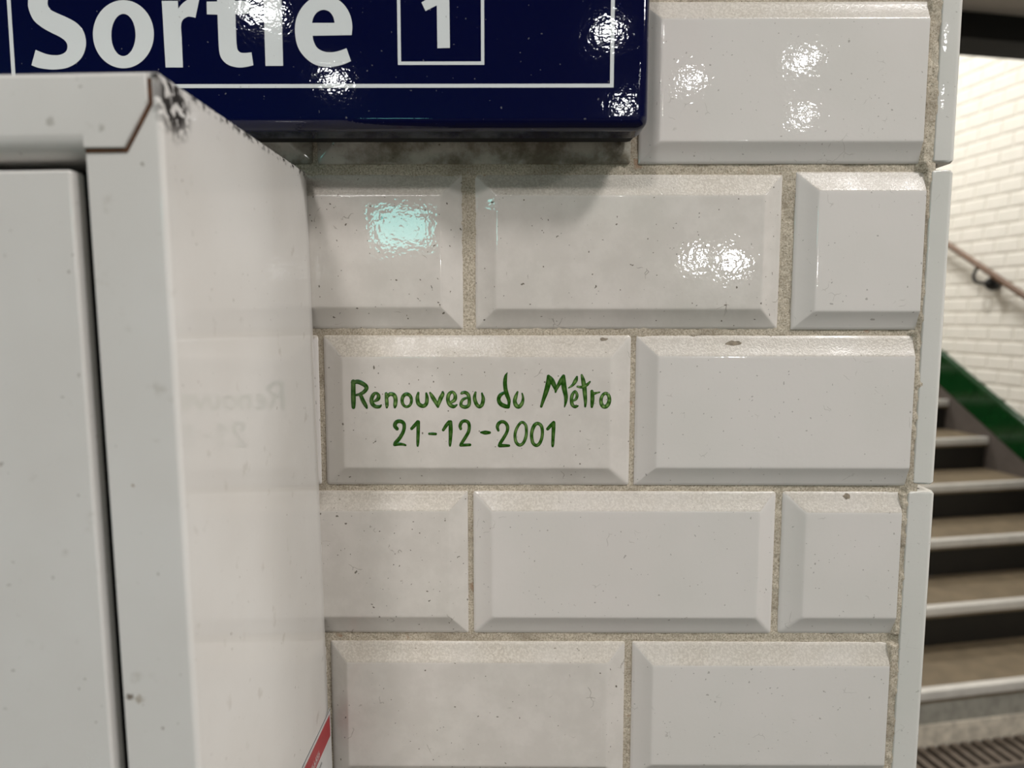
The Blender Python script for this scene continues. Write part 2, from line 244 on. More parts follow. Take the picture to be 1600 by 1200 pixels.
# ------------------------------------------------------------------ mesh helpers
def mesh(name, verts, faces, mat, smooth=False):
    me = bpy.data.meshes.new(name); me.from_pydata([tuple(v) for v in verts], [], faces); me.update()
    if mat is not None: me.materials.append(M[mat] if isinstance(mat, str) else mat)
    if smooth: me.polygons.foreach_set('use_smooth', [True] * len(me.polygons))
    return me

def put(name, me, parent=None, loc=(0, 0, 0), rot=(0, 0, 0)):
    o = bpy.data.objects.new(name, me); COL.objects.link(o)
    o.parent = parent; o.location = loc; o.rotation_euler = rot; return o

def tag(o, label=None, cat=None, group=None, kind=None):
    for k, v in (('label', label), ('category', cat), ('group', group), ('kind', kind)):
        if v: o[k] = v
    return o

def weighted(o):
    if not o.data.get('sharp_done'):
        o.data.set_sharp_from_angle(angle=math.radians(52)); o.data['sharp_done'] = 1
    md = o.modifiers.new('weighted', 'WEIGHTED_NORMAL'); md.weight = 100; md.keep_sharp = True; return o

def bm_mesh(name, bm, mat, smooth=False):
    bmesh.ops.recalc_face_normals(bm, faces=bm.faces[:])
    me = bpy.data.meshes.new(name); bm.to_mesh(me); bm.free()
    me.materials.append(M[mat])
    if smooth: me.polygons.foreach_set('use_smooth', [True] * len(me.polygons))
    return me

def box_mesh(name, x0, x1, y0, y1, z0, z1, mat, bev=0., seg=2):
    bm = bmesh.new(); bmesh.ops.create_cube(bm, size=1)
    for v in bm.verts:
        v.co = (x0 + (v.co.x + .5) * (x1 - x0), y0 + (v.co.y + .5) * (y1 - y0), z0 + (v.co.z + .5) * (z1 - z0))
    if bev: bmesh.ops.bevel(bm, geom=bm.edges[:], offset=bev, segments=seg, profile=.5, affect='EDGES')
    return bm_mesh(name, bm, mat, bool(bev))

def box(name, x0, x1, y0, y1, z0, z1, mat, parent=None, bev=0., seg=2, **kw):
    o = put(name, box_mesh(name, x0, x1, y0, y1, z0, z1, mat, bev, seg), parent, **kw)
    return weighted(o) if bev else o

def prism_mesh(name, prof, axis, a, b, mat, bev=0., smooth=False):
    """closed 2-D profile extruded along an axis between a and b; profile is in the two other axes in xyz order"""
    def P(p, t): return {'x': (t, p[0], p[1]), 'y': (p[0], t, p[1]), 'z': (p[0], p[1], t)}[axis]
    bm = bmesh.new(); n = len(prof)
    A = [bm.verts.new(P(p, a)) for p in prof]; B = [bm.verts.new(P(p, b)) for p in prof]
    for i in range(n): bm.faces.new((A[i], A[(i + 1) % n], B[(i + 1) % n], B[i]))
    bm.faces.new(A[::-1]); bm.faces.new(B)
    if bev: bmesh.ops.bevel(bm, geom=bm.edges[:], offset=bev, segments=2, profile=.5, affect='EDGES')
    return bm_mesh(name, bm, mat, bool(bev) or smooth)

def tube_mesh(name, pts, rad, mat, n=10):
    V = []; F = []; pts = [Vector(p) for p in pts]
    for i, p in enumerate(pts):
        d = (pts[min(i + 1, len(pts) - 1)] - pts[max(i - 1, 0)]).normalized()
        a = d.orthogonal().normalized() if i == 0 else (a - d * a.dot(d)).normalized()
        b = d.cross(a)
        for k in range(n):
            t = 2 * math.pi * k / n; V.append(p + rad * (math.cos(t) * a + math.sin(t) * b))
    for i in range(len(pts) - 1):
        for k in range(n):
            F.append((i * n + k, i * n + (k + 1) % n, (i + 1) * n + (k + 1) % n, (i + 1) * n + k))
    F.append(tuple(range(n))[::-1]); F.append(tuple(range((len(pts) - 1) * n, len(pts) * n)))
    return mesh(name, V, F, mat, True)

def lathe_mesh(name, prof, mat, n=32):
    V = []; F = []; m = len(prof)
    for k in range(n):
        t = 2 * math.pi * k / n
        for r, z in prof: V.append((r * math.cos(t), r * math.sin(t), z))
    for k in range(n):
        for i in range(m - 1):
            a, b = k * m + i, ((k + 1) % n) * m + i; F.append((a, b, b + 1, a + 1))
    return mesh(name, V, F, mat, True)

def catmull(P, closed, sub):
    out = []; n = len(P)
    rng = range(n if closed else n - 1)
    for i in rng:
        g = lambda k: np.array(P[k % n] if closed else P[min(max(k, 0), n - 1)], float)
        p0, p1, p2, p3 = g(i - 1), g(i), g(i + 1), g(i + 2)
        for j in range(sub):
            t = j / sub
            out.append(.5 * ((2 * p1) + (-p0 + p2) * t + (2 * p0 - 5 * p1 + 4 * p2 - p3) * t * t + (-p0 + 3 * p1 - 3 * p2 + p3) * t ** 3))
    if not closed: out.append(np.array(P[-1], float))
    return out

# ------------------------------------------------------------------ the tiled wall in front of the camera
wall = put('wall_front', prism_mesh('wall_front', [(-3.2, D + .0022), (.1990, D + .0022), (.1990, .95), (-3.2, .95)], 'z', 0, 2.675, 'hallwall'))
tag(wall, 'white bevelled tile wall with beige grout joints', kind='structure')

def tile_mesh(w, h, cut=False, seed=0):
    """bevelled glazed wall tile centred on its rim plane, face towards -y; a cut tile has no bevel at its right edge"""
    rr = random.Random(seed); k = rr.uniform(.94, 1.06); kz = rr.uniform(.97, 1.04)
    rings = [(0, -4.5), (0, -.15), (.25, .12), (1.6, .58), (4.0, 1.42), (6.6, 2.50), (8.6, 3.50), (9.3, 3.84), (9.75, 4.00), (10.2, 4.06), (11.2, 4.06)]
    off = [rr.uniform(.93, 1.07) for _ in range(4)]          # left, bottom, right, top bevel widths differ a little
    rc = rr.choice((.5, .8, 1.3))
    V = []; F = []; n = 0
    for ri, (ins, ht) in enumerate(rings):
        l, b, r_, t = (ins * k * o for o in off)
        if cut: r_ = min(.35, ins * .04)
        x0, x1, z0, z1 = -w * 500 + l, w * 500 - r_, -h * 500 + b, h * 500 - t
        ring = []
        for cx, cz, a0, sq in ((x0, z0, math.pi, 0), (x1, z0, 1.5 * math.pi, cut), (x1, z1, 0, cut), (x0, z1, .5 * math.pi, 0)):
            q = .25 if sq else rc
            ccx = cx + (q if cx < 0 else -q); ccz = cz + (q if cz < 0 else -q)
            arc = [(ccx + q * math.cos(a0 + math.pi / 2 * m / 3), ccz + q * math.sin(a0 + math.pi / 2 * m / 3)) for m in range(4)]
            d0 = (-math.sin(a0), math.cos(a0)); d1 = (math.cos(a0), math.sin(a0))
            ring += [(arc[0][0] - d0[0] * 1.4, arc[0][1] - d0[1] * 1.4)] + arc + [(arc[3][0] - d1[0] * 1.4, arc[3][1] - d1[1] * 1.4)]
        n = len(ring)
        for x, z in ring: V.append((x / 1000, -ht * kz / 1000, z / 1000))
    for ri in range(len(rings) - 1):
        for m in range(n):
            a, b = ri * n + m, ri * n + (m + 1) % n
            F.append((a, b, b + n, a + n))
    F.append(tuple(range((len(rings) - 1) * n, len(rings) * n)))
    me = mesh('tile', V, F, 'tile', True)
    me.set_sharp_from_angle(angle=math.radians(48))
    return me

# rim rectangles in mm: x0, x1, z0, z1 (z relative to eye height), cut at the right edge or not
ROWS = {1: (71.5, 145.0), 2: (-6.7, 66.7), 3: (-84.0, -9.8), 4: (-160.4, -87.1), 5: (-238.4, -164.9)}
RECTS = [(-397, -248, 1, 0), (-246, -97, 1, 0), (-94.5, 54.3, 1, 0), (58, 190.7, 1, 1),
         (-327, -178, 2, 0), (-174.5, -25.7, 2, 0), (-19.7, 126.9, 2, 0), (133.2, 193.6, 2, 1),
         (-398, -248, 3, 0), (-246, -96.6, 3, 0), (-94, 56, 3, 0), (58.5, 192.6, 3, 1),
         (-327, -176, 4, 0), (-173, -23.9, 4, 0), (-21.2, 129.1, 4, 0), (132.6, 190.5, 4, 1),
         (-398, -247, 5, 0), (-244.5, -96.6, 5, 0), (-94.2, 55.4, 5, 0), (59.2, 188.4, 5, 1)]
# further rows above and below, same running bond
for r, zc in ((0, 185.2), (-1, 262), (-2, 339), (-3, 416), (6, -279), (7, -356), (8, -433), (9, -510), (10, -587)):
    ROWS[r] = (zc - 36.7, zc + 36.7)
    if r % 2: RECTS += [(-397, -248, r, 0), (-246, -97, r, 0), (-94.5, 55, r, 0), (58, 192.5, r, 1)]
    else: RECTS += [(-327, -177, r, 0), (-174, -25, r, 0), (-21, 129, r, 0), (132.6, 192.5, r, 1)]
TILT = {(2, -20): (-.25, .1), (1, 58): (.1, 0), (2, -174): (0, 0), (3, -94): (0, 0)}
tiles = {}; HOLES = []
for i, (x0, x1, r, cut) in enumerate(RECTS):
    z0, z1 = ROWS[r]
    if (r, cut) == (2, 1): z0, z1 = z0 - .3, z1 + 1.2
    HOLES.append((x0, x1, z0, z1, cut))
    me = tile_mesh((x1 - x0) / 1000, (z1 - z0) / 1000, bool(cut), seed=i)
    tx, tz = TILT.get((r, int(x0)), (random.uniform(-.25, .25), random.uniform(-.2, .2)))
    o = put('tile', me, wall, ((x0 + x1) / 2000, D + random.uniform(-.0003, .0003) * (r != 3), EYE + (z0 + z1) / 2000), (math.radians(tx), 0, math.radians(tz)))
    tiles[(r, int(x0))] = o
for k in ((1, -246), (1, -94)): tiles[k].data.materials[0] = M['tile_grimy_shaded']
for k in ((2, -174), (4, -173), (5, -94), (3, -94), (2, -19)): tiles[k].data.materials[0] = M['tile_worn']
text_tile = tiles[(3, -94)]
text_tile['label'] = 'tile with green handwriting'

# mortar: a rough surface that fills the joints, riding up over ragged tile edges
def vnoise(nx, nz, cell, rng):
    gx, gz = int(nx / cell) + 3, int(nz / cell) + 3
    g = rng.random((gx, gz)); X = np.arange(nx) / cell; Z = np.arange(nz) / cell
    xi, zi = X.astype(int), Z.astype(int); fx, fz = X - xi, Z - zi
    fx = fx * fx * (3 - 2 * fx); fz = fz * fz * (3 - 2 * fz)
    a = g[np.ix_(xi, zi)]; b = g[np.ix_(xi + 1, zi)]; c = g[np.ix_(xi, zi + 1)]; d = g[np.ix_(xi + 1, zi + 1)]
    return (a * (1 - fx[:, None]) + b * fx[:, None]) * (1 - fz) + (c * (1 - fx[:, None]) + d * fx[:, None]) * fz - .5

def mortar(x0, x1, z0, z1, step):
    rng = np.random.default_rng(3)
    nx, nz = int((x1 - x0) / step), int((z1 - z0) / step)
    X = x0 + np.arange(nx) * step; Z = z0 + np.arange(nz) * step
    h = .36 - .45 * vnoise(nx, nz, 2.2 / step, rng) - .5 * vnoise(nx, nz, 14 / step, rng) - .35 * vnoise(nx, nz, 1.1 / step, rng)  # mm behind the rim
    ridge = np.clip((X - 186.0) / 2.0, 0, 1)[:, None] * np.ones(nz)
    inside = np.zeros((nx, nz), bool); row = np.zeros(nz, bool)
    for a, b, c, d, cut in HOLES:
        if cut:
            inside[np.ix_((X > a) & (X < b - .2), (Z > c) & (Z < d))] = True; row |= (Z > c) & (Z < d)
    ridge = np.where(row[None, :], ridge, np.clip((X - 190.5) / 2.5, 0, 1)[:, None]) * ~inside
    h = h - ridge * (3.2 - .9 * vnoise(nx, nz, 4 / step, rng))
    keep = np.ones((nx, nz), bool)
    for a, b, c, d, cut in HOLES:
        mb = 3.2 if cut else 1.6
        keep[np.ix_((X > a + 1.6) & (X < b - mb), (Z > c + 1.6) & (Z < d - 1.6))] = False
    q = keep[:-1, :-1] & keep[1:, :-1] & keep[:-1, 1:] & keep[1:, 1:]
    idx = np.arange(nx * nz).reshape(nx, nz)
    F = np.stack([idx[:-1, :-1][q], idx[1:, :-1][q], idx[1:, 1:][q], idx[:-1, 1:][q]], 1)
    V = np.stack([np.broadcast_to(X[:, None], (nx, nz)) / 1000, D + h / 1000, EYE + np.broadcast_to(Z, (nx, nz)) / 1000], 2).reshape(-1, 3)
    used = np.unique(F); remap = np.full(nx * nz, -1); remap[used] = np.arange(len(used))
    return V[used], remap[F]
V, F = mortar(-400, 199, -625, 455, .9)
me = bpy.data.meshes.new('mortar'); me.from_pydata(V.tolist(), [], F.tolist()); me.materials.append(M['grout'])
me.polygons.foreach_set('use_smooth', [True] * len(me.polygons)); me.update()
tag(put('mortar', me, wall), 'rough beige grey grout in the joints')

# narrow rounded corner pieces closing the wall's right edge, each two courses tall
def corner_mesh(h, x1):
    r = .0030; prof = [(0, .004), (0, -.0006), (.0008, -.0012)]
    for k in range(7):
        t = math.pi / 2 * k / 6; prof.append((x1 - r + r * math.sin(t), -.0014 + r - r * math.cos(t)))
    prof += [(x1, .055), (x1 - .004, .055), (x1 - .004, .004)]
    bm = bmesh.new(); n = len(prof); Z = (-h / 2, -h / 2 + .0012, h / 2 - .0012, h / 2); L = []
    for zi, z in enumerate(Z):
        k = .0007 if zi in (0, 3) else 0
        L.append([bm.verts.new((p[0] - (k if p[0] > .002 else -k), p[1] + (k if p[1] < .01 else 0), z)) for p in prof])
    for a, b in zip(L, L[1:]):
        for i in range(n): bm.faces.new((a[i], a[(i + 1) % n], b[(i + 1) % n], b[i]))
    bm.faces.new(L[0][::-1]); bm.faces.new(L[-1])
    return bm_mesh('corner_tile', bm, 'corner', True)
for z0, z1, xl, wd, ry in ((226, 376, 196.0, 10.4, 0), (71.6, 222, 196.0, 10.4, 0), (-82.6, 68.2, 195.2, 11.0, -.25), (-236, -86.2, 192.6, 13.6, -.25), (-390, -240, 192.5, 13.6, 0), (-544, -394, 192.5, 13.6, 0)):
    o = put('corner_tile', corner_mesh((z1 - z0) / 1000, wd / 1000), wall, (xl / 1000, D - .0022, EYE + (z0 + z1) / 2000), (0, math.radians(-ry), 0))
    weighted(o)

# the short return of the wall towards the stairs, tiled the same way
put('mortar', box_mesh('mortar', .1985, .2018, D + .052, .95, EYE - .62, EYE + .45, 'grout'), wall)
side_me = tile_mesh(.1490, .0734, seed=99)
for r_, (z0, z1) in ROWS.items():
    y = .4035 + .0745 + (.0 if r_ % 2 else -.0755)
    while y < .93:
        if y > .46: put('tile', side_me, wall, (.2022, y, EYE + (z0 + z1) / 2000), (0, 0, math.pi / 2))
        y += .1515

# blemishes on single tiles
def blob(tile, dx, dz, y, slope, rx, rz, mat, seed):
    rr = random.Random(seed); n = 14; V = [(0, -.00006, 0)]
    for k in range(n):
        t = 2 * math.pi * k / n; q = rr.uniform(.7, 1.15); V.append((rx * q * math.cos(t), 0, rz * q * math.sin(t)))
    me = mesh('stain', V, [(0, 1 + (k + 1) % n, 1 + k) for k in range(n)], mat, True)
    return put('stain', me, tile, (dx, y, dz), (slope, 0, 0))
SL = math.atan2(1.3, 4.0)
def on_bevel(tile_key, xmm, zmm, rx, rz, mat, seed):
    """put a stain on the top bevel at wall position x, z (mm)"""
    t = tiles[tile_key]; lx = xmm / 1000 - t.location.x; lz = EYE + zmm / 1000 - t.location.z
    h = t.data.vertices; ztop = max(v.co.z for v in h)
    blob(t, lx, lz, -(ztop - lz) * FACE * .32 / .0040 * min(1, .0040 / max(ztop - lz, .0040)) - (.0004 if ztop - lz > .003 else .0002), -SL, rx, rz, mat, seed)
on_bevel((3, 58), 105.5, -14.6, .0042, .0028, 'stain', 1)
on_bevel((3, -94), 42.6, -11.6, .0019, .0009, 'stain', 2)
on_bevel((4, 132), 164.0, -89.2, .0020, .0015, 'stain', 3)
on_bevel((4, -173), -86.5, -94.5, .0013, .0014, 'dark_matte', 4)

# ------------------------------------------------------------------ green handwriting fired onto one tile
def ink_mesh(strokes, closed, seed, light):
    rr = random.Random(seed); V = []; F = []; T = []
    for si, st in enumerate(strokes):
        P = catmull(st, closed, 7 if len(st) < 8 else 5); n = len(P); lift = .00006 + .00002 * si
        k0 = 1.35 * light * rr.uniform(.35, 1.15)
        base = len(V); W = 5
        for i, p in enumerate(P):
            if closed: d = P[(i + 1) % n] - P[i - 1]
            else: d = P[min(i + 1, n - 1)] - P[max(i - 1, 0)]
            L = math.hypot(d[0], d[1]) or 1; nx, nz = -d[1] / L, d[0] / L
            end = 0 if closed else max(0, 1 - (n - 1 - i) / (.22 * n))
            for k in range(W):
                f = (k - 2) / 2; hh = lift + .00010 * (1 - f * f)
                V.append(((p[0] + nx * f * p[2] / 2) / 1000, -hh, (p[1] + nz * f * p[2] / 2) / 1000))
                T.append(max(0, k0 * (1 - abs(f)) * (1 - end) * (.6 + .4 * math.sin(i * .7 + seed))))
        m = n if closed else n - 1
        for i in range(m):
            a, b = base + i * W, base + ((i + 1) % n) * W
            for k in range(W - 1): F.append((a + k, a + k + 1, b + k + 1, b + k))
        if not closed:
            for e, s in ((0, -1), (n - 1, 1)):
                p = P[e]; q = P[e - 1] if e else P[1]
                dx, dz = (p[0] - q[0]), (p[1] - q[1]); L = math.hypot(dx, dz) or 1; dx, dz = dx / L, dz / L
                c = len(V); V.append((p[0] / 1000, -lift - .00010, p[1] / 1000)); T.append(0 if e else k0 * .5)
                for k in range(9):
                    t = -math.pi / 2 + math.pi * k / 8
                    ox = dx * math.cos(t) - dz * math.sin(t); oz = dz * math.cos(t) + dx * math.sin(t)
                    V.append(((p[0] + ox * p[2] / 2) / 1000, -lift, (p[1] + oz * p[2] / 2) / 1000)); T.append(0)
                F += [(c, c + k + 1, c + k + 2) for k in range(8)]
    me = mesh('letter', V, F, 'ink', True)
    at = me.attributes.new('tone', 'FLOAT', 'POINT'); at.data.foreach_set('value', T)
    return me
LIGHT = {'R': .25, 'e': .65, 'n': .55, 'o': .6, 'u': .75, 'v': .6, 'a': .8, 'd': .2, 'M': .25, 't': .7, 'r': .5, '2': .2, '1': .2, '0': .45, '-': .25}
tx, tz = text_tile.location.x * 1000, (text_tile.location.z - EYE) * 1000
for i, (ch, closed, strokes) in enumerate(INK):
    loc = [[(x - tx, z - tz, w) for x, z, w in st] for st in strokes]
    nm = 'digit' if ch in '012' else 'hyphen' if ch == '-' else 'letter'
    yface = min(v.co.y for v in text_tile.data.vertices)
    put(nm, ink_mesh(loc, closed, i, LIGHT[ch]), text_tile, (0, yface, 0))

# ------------------------------------------------------------------ blue enamel exit sign
YS = D - .032
SX0, SX1, SZ0, SZ1 = -.2317, .0571, .0797, .1830
sign = put('exit_sign', None, None, ((SX0 + SX1) / 2, D - FACE, EYE + SZ0))
tag(sign, 'navy blue enamel exit sign with white lettering above the tiles', 'sign')
ox, oy, oz = sign.location
def rounded_panel():
    bm = bmesh.new(); bmesh.ops.create_cube(bm, size=1)
    x0, x1, y0, y1, z0, z1 = SX0 - ox, SX1 - ox, YS - oy, YS - oy + .016, EYE + SZ0 - oz, EYE + SZ1 - oz
    for v in bm.verts: v.co = (x0 + (v.co.x + .5) * (x1 - x0), y0 + (v.co.y + .5) * (y1 - y0), z0 + (v.co.z + .5) * (z1 - z0))
    vert = [e for e in bm.edges if abs(e.verts[0].co.y - e.verts[1].co.y) > .005]
    bmesh.ops.bevel(bm, geom=vert, offset=.0055, segments=6, profile=.5, affect='EDGES')
    fr = [e for e in bm.edges if all(abs(v.co.y - y0) < 1e-6 for v in e.verts)]
    bmesh.ops.bevel(bm, geom=fr, offset=.0048, segments=6, profile=.5, affect='EDGES')
    return bm_mesh('panel', bm, 'blue', True)
panel = weighted(put('panel', rounded_panel(), sign))
def flat_poly(name, rings, y, th, mat):
    """flat shape (outline plus holes, in metres x/z) of a given thickness"""
    cu = bpy.data.curves.new(name, 'CURVE'); cu.dimensions = '2D'; cu.fill_mode = 'BOTH'; cu.extrude = th / 2
    for r in rings:
        sp = cu.splines.new('POLY'); sp.points.add(len(r) - 1); sp.use_cyclic_u = True
        for p, (a, b) in zip(sp.points, r): p.co = (a, b, 0, 1)
    tmp = bpy.data.objects.new('tmp', cu); COL.objects.link(tmp)
    dg = bpy.context.evaluated_depsgraph_get(); me = bpy.data.meshes.new_from_object(tmp.evaluated_get(dg))
    bpy.data.objects.remove(tmp); bpy.data.curves.remove(cu)
    me.transform(Matrix(((1, 0, 0, 0), (0, 0, -1, y), (0, 1, 0, 0), (0, 0, 0, 1))))
    me.materials.clear(); me.materials.append(M[mat]); me.name = name
    return me
def smooth_ring(r):
    out = []; n = len(r)
    for i in range(n):
        p1, p2 = r[i], r[(i + 1) % n]
        out.append((p1[0], p1[1]))
        if p1[2] and p2[2]: continue
        p0 = r[i - 1] if not p1[2] else p1
        p3 = r[(i + 2) % n] if not p2[2] else p2
        for j in range(1, 5):
            t = j / 5
            f = lambda k: .5 * (2 * p1[k] + (p2[k] - p0[k]) * t + (2 * p0[k] - 5 * p1[k] + 4 * p2[k] - p3[k]) * t * t + (-p0[k] + 3 * p1[k] - 3 * p2[k] + p3[k]) * t ** 3)
            out.append((f(0), f(1)))
    return out
for ch, rings in SIGN_TYPE:
    R_ = [[(x / 1000 - ox, EYE + z / 1000 - oz) for x, z in smooth_ring(r)] for r in rings]
    put('digit' if ch == '1' else 'letter', flat_poly('letter', R_, YS - oy, .0003, 'white'), panel)
def frame(name, x0, x1, z0, z1, w):
    R_ = [[(x0, z0), (x1, z0), (x1, z1), (x0, z1)], [(x0 + w, z0 + w), (x1 - w, z0 + w), (x1 - w, z1 - w), (x0 + w, z1 - w)]]
    R_ = [[(x - ox, EYE + z - oz) for x, z in r] for r in R_]
    put(name, flat_poly(name, R_, YS - oy, .0003, 'white'), panel)
frame('border_line', -.2162, .0416, .0968, .1659, .0016)
frame('number_box', -.0505, -.0136, .1062, .1431, .0014)
box('backing', SX0 + .0025 - ox, SX1 - .0025 - ox, YS - oy + .0155, .0010, EYE + SZ0 + .0006 - oz, EYE + SZ1 - .0025 - oz, 'dark_matte', sign, .003, 3)  # dark matte strip between panel and tiles

# ------------------------------------------------------------------ metal cabinet on the left
CX, CY, CT = -.0891, .2004, .0662        # right side plane, front plane, top
cab = put('metal_cabinet', None, None, (CX, CY, EYE + CT - .62), (0, math.radians(-.80), 0))   # hangs slightly out of plumb
tag(cab, 'pale grey painted metal cabinet fixed to the wall beside the tiles', 'cabinet')
H = .62
def C(o):                                 # parts keep their origin at the front top right corner
    o.location = (0, 0, H); return o
r = .0017; prof = [(-.0012, D - FACE - CY), (0, D - FACE - CY - .010)]
for k in range(7):
    t = math.pi / 2 * k / 6; prof.append((-r + r * math.cos(t), r - r * math.sin(t)))
prof += [(-.0213, 0), (-.0213, .020), (-.42, .020), (-.42, D - FACE - CY)]
body = C(put('body', prism_mesh('body', prof, 'z', -H, -.0008, 'cabinet', smooth=True), cab)); weighted(body)
rail = [(.020, -.0008), (-.0004, -.0008), (-.0010, -.0014), (-.0010, -.0163)]
for k in range(7):
    t = math.pi / 2 * k / 6; rail.append((-.0010 + .0060 - .0060 * math.cos(t), -.0164 - .0060 * math.sin(t)))
rail += [(.020, -.0224)]
weighted(C(put('top_rail', prism_mesh('top_rail', rail, 'x', -.42, -.0213, 'cabinet', smooth=True), cab)))
def cap_outline(g):
    return [(-.0213, -.0008 - g), (-.0030 + g, -.0008 - g), (-.0030 + g, -.0082 - .4 * g), (-.0101 + .4 * g, -.0203 - g), (-.0213, -.0203 - g)]
def cap_mesh():
    bm = bmesh.new(); P = cap_outline(0); n = len(P)
    A_ = [bm.verts.new((p[0], -.0010, p[1])) for p in P]; B_ = [bm.verts.new((p[0], .0030, p[1])) for p in P]
    for i in range(n): bm.faces.new((A_[i], A_[(i + 1) % n], B_[(i + 1) % n], B_[i]))
    bm.faces.new(A_[::-1]); bm.faces.new(B_)
    ed = [e for e in bm.edges if all(v.co.y < 0 for v in e.verts) and not all(v.co.x < -.0212 for v in e.verts)]
    bmesh.ops.bevel(bm, geom=ed, offset=.0005, segments=3, profile=.5, affect='EDGES')
    return bm_mesh('top_cap', bm, 'cabinet', True)
cap = weighted(C(put('top_cap', cap_mesh(), cab)))
C(put('rust_seam', prism_mesh('rust_seam', cap_outline(.0010), 'y', -.0003, .0030, 'rust'), cab))
lid = weighted(C(box('lid', -.42, -.0003, 0, D - FACE - CY - .002, -.0010, 0, 'cabinet', cab, .0005)))
door = weighted(C(box('door', -.40, -.0257, -.0004, .0062, -H + .02, -.0257, 'cabinet', cab, .0010, 3)))
C(box('inner_recess', -.41, -.0213, .0190, .0198, -H + .004, -.012, 'dark', cab))
C(box('gasket', -.0340, -.0275, .0061, .0190, -H + .03, -.032, 'dark', cab))
# sticker on the side, low down against the wall (strips run horizontally on the side face)
sx = .0001
def strip(nm, y0, y1, z0, z1, mat, lift, par):
    me = box_mesh(nm, 0, .00012 + lift, y0 - CY, y1 - CY, z0, z1, mat)
    o = put(nm, me, par); return o
stk = C(strip('sticker', .230, .3410, -.330, -.2640, 'sticker', 0, cab))
stk['label'] = 'white sticker with a red band and small print'
strip('border_line', .230, .3410, -.2649, -.2643, 'print', .00003, stk)
strip('red_band', .232, .3395, -.2780, -.2668, 'red', .00004, stk)

def side_text(y0, y1, z, h, mat, par, seed, lift):
    """tiny unreadable print: a run of short upright marks on the side face"""
    rr = random.Random(seed); V = []; F = []; y = y1
    while y > y0:
        w = rr.uniform(.5, 1.) * h * .55
        for (a, b, c, d) in ((y - w, y - w * .72, z, z + h), (y - w * .3, y, z, z + h * rr.choice((.6, 1))), (y - w, y, z + h * .42, z + h * .6)):
            n = len(V); V += [(lift, a - CY, c), (lift, b - CY, c), (lift, b - CY, d), (lift, a - CY, d)]; F.append((n, n + 1, n + 2, n + 3))
        y -= w + h * .22
    return put('small_print', mesh('small_print', V, F, mat), par)
side_text(.262, .3200, -.2768, .0040, 'sticker', stk, 1, .00018)
side_text(.262, .3235, -.2826, .0018, 'print', stk, 2, .00014)

# ------------------------------------------------------------------ stairway beyond the corner; local x = across, y = up the flight
A = math.radians(11.121)
S0, T, RZ, N0 = 2.088, .2833, .17, .207
NW = 3.25                                  # stair side wall
NSTEP = 11
SL_ST = .585
stairs = put('staircase', None, None, (0, 0, 0), (0, 0, A))
tag(stairs, 'stone staircase with dark risers and pale metal nosings beyond the corner', 'stairs')
SW0, SW1 = .62, NW - .026
tread_me = box_mesh('tread', SW0, SW1, 0, T + .02, -.045, 0, 'tread')
nos_me = box_mesh('nosing', SW0, SW1, -.004, .028, -.034, .0012, 'nosing', .003)
ris_me = box_mesh('riser', SW0, SW1, .022, .06, -RZ, -.03, 'riser')
for k in range(NSTEP):
    z = N0 + RZ * k; s = S0 + T * k
    t = put('tread', tread_me, stairs, (0, s, z))
    put('nosing', nos_me, t)
    if k: put('riser', ris_me, stairs, (0, s, z))
box('riser', SW0, SW1, S0 + .006, S0 + .06, .078, N0 - .03, 'riser_grey', stairs)
box('plinth', SW0, SW1, S0 - .002, S0 + .06, -.01, .078, 'plinth', stairs, .003)
box('landing', SW0, SW1, S0 + T * NSTEP, S0 + T * NSTEP + 1.2, N0 + RZ * (NSTEP - 1) - .05, N0 + RZ * (NSTEP - 1), 'tread', stairs)

# side wall with cream bevelled tiles
wr = put('wall_right', box_mesh('wall_right', NW, NW + .25, -6.0, 6.5, 0, 4.2, 'fargrout'), None, (0, 0, 0), (0, 0, A))
tag(wr, kind='structure')
PL, PH = .149, .0773
def far_tile(V, F, s, z, lx, lz):
    b = len(V); x0, x1 = NW + .002, NW - .0055; iw = .0095
    def ring(x, i):
        return [(x, s - lx / 2 + i, z - lz / 2 + i), (x, s + lx / 2 - i, z - lz / 2 + i), (x, s + lx / 2 - i, z + lz / 2 - i), (x, s - lx / 2 + i, z + lz / 2 - i)]
    V += ring(x0, 0) + ring(NW - .0015, 0) + ring(x1, iw)
    for a in (0, 4):
        for i in range(4): F.append((b + a + i, b + a + 4 + i, b + a + 4 + (i + 1) % 4, b + a + (i + 1) % 4))
    F.append((b + 11, b + 10, b + 9, b + 8))
V1, F1 = [], []; far_tile(V1, F1, 0, 0, PL - .0035, PH - .0035)
ft_me = mesh('tile', V1, F1, 'fartile')
GREEN0 = (3.543, EYE - .231)               # a point on the top edge of the green skirting
def green_top(s): return GREEN0[1] + .578 * (s - GREEN0[0])
VS, FS = [], []; cnt = 0
zc0, sc0 = EYE + 1.368, 3.358
for k in range(-37, 18):
    z = zc0 + k * PH
    if z < .05 or z > 4.15: continue
    for m in range(-62, 21):
        s = sc0 + PL / 2 + m * PL + (PL / 2 if k % 2 else 0)
        if s < -5.8 or s > 6.3: continue
        if z + PH / 2 < max(green_top(s - PL * .5), 0): continue
        near = 2.85 < s < 4.15 and z < 3.1
        if near: put('tile', ft_me, wr, (0, s, z)); cnt += 1
        else: far_tile(VS, FS, s, z, PL - .0035, PH - .0035)
tag(put('tile_field', mesh('tile_field', VS, FS, 'fartile'), wr), kind='stuff')

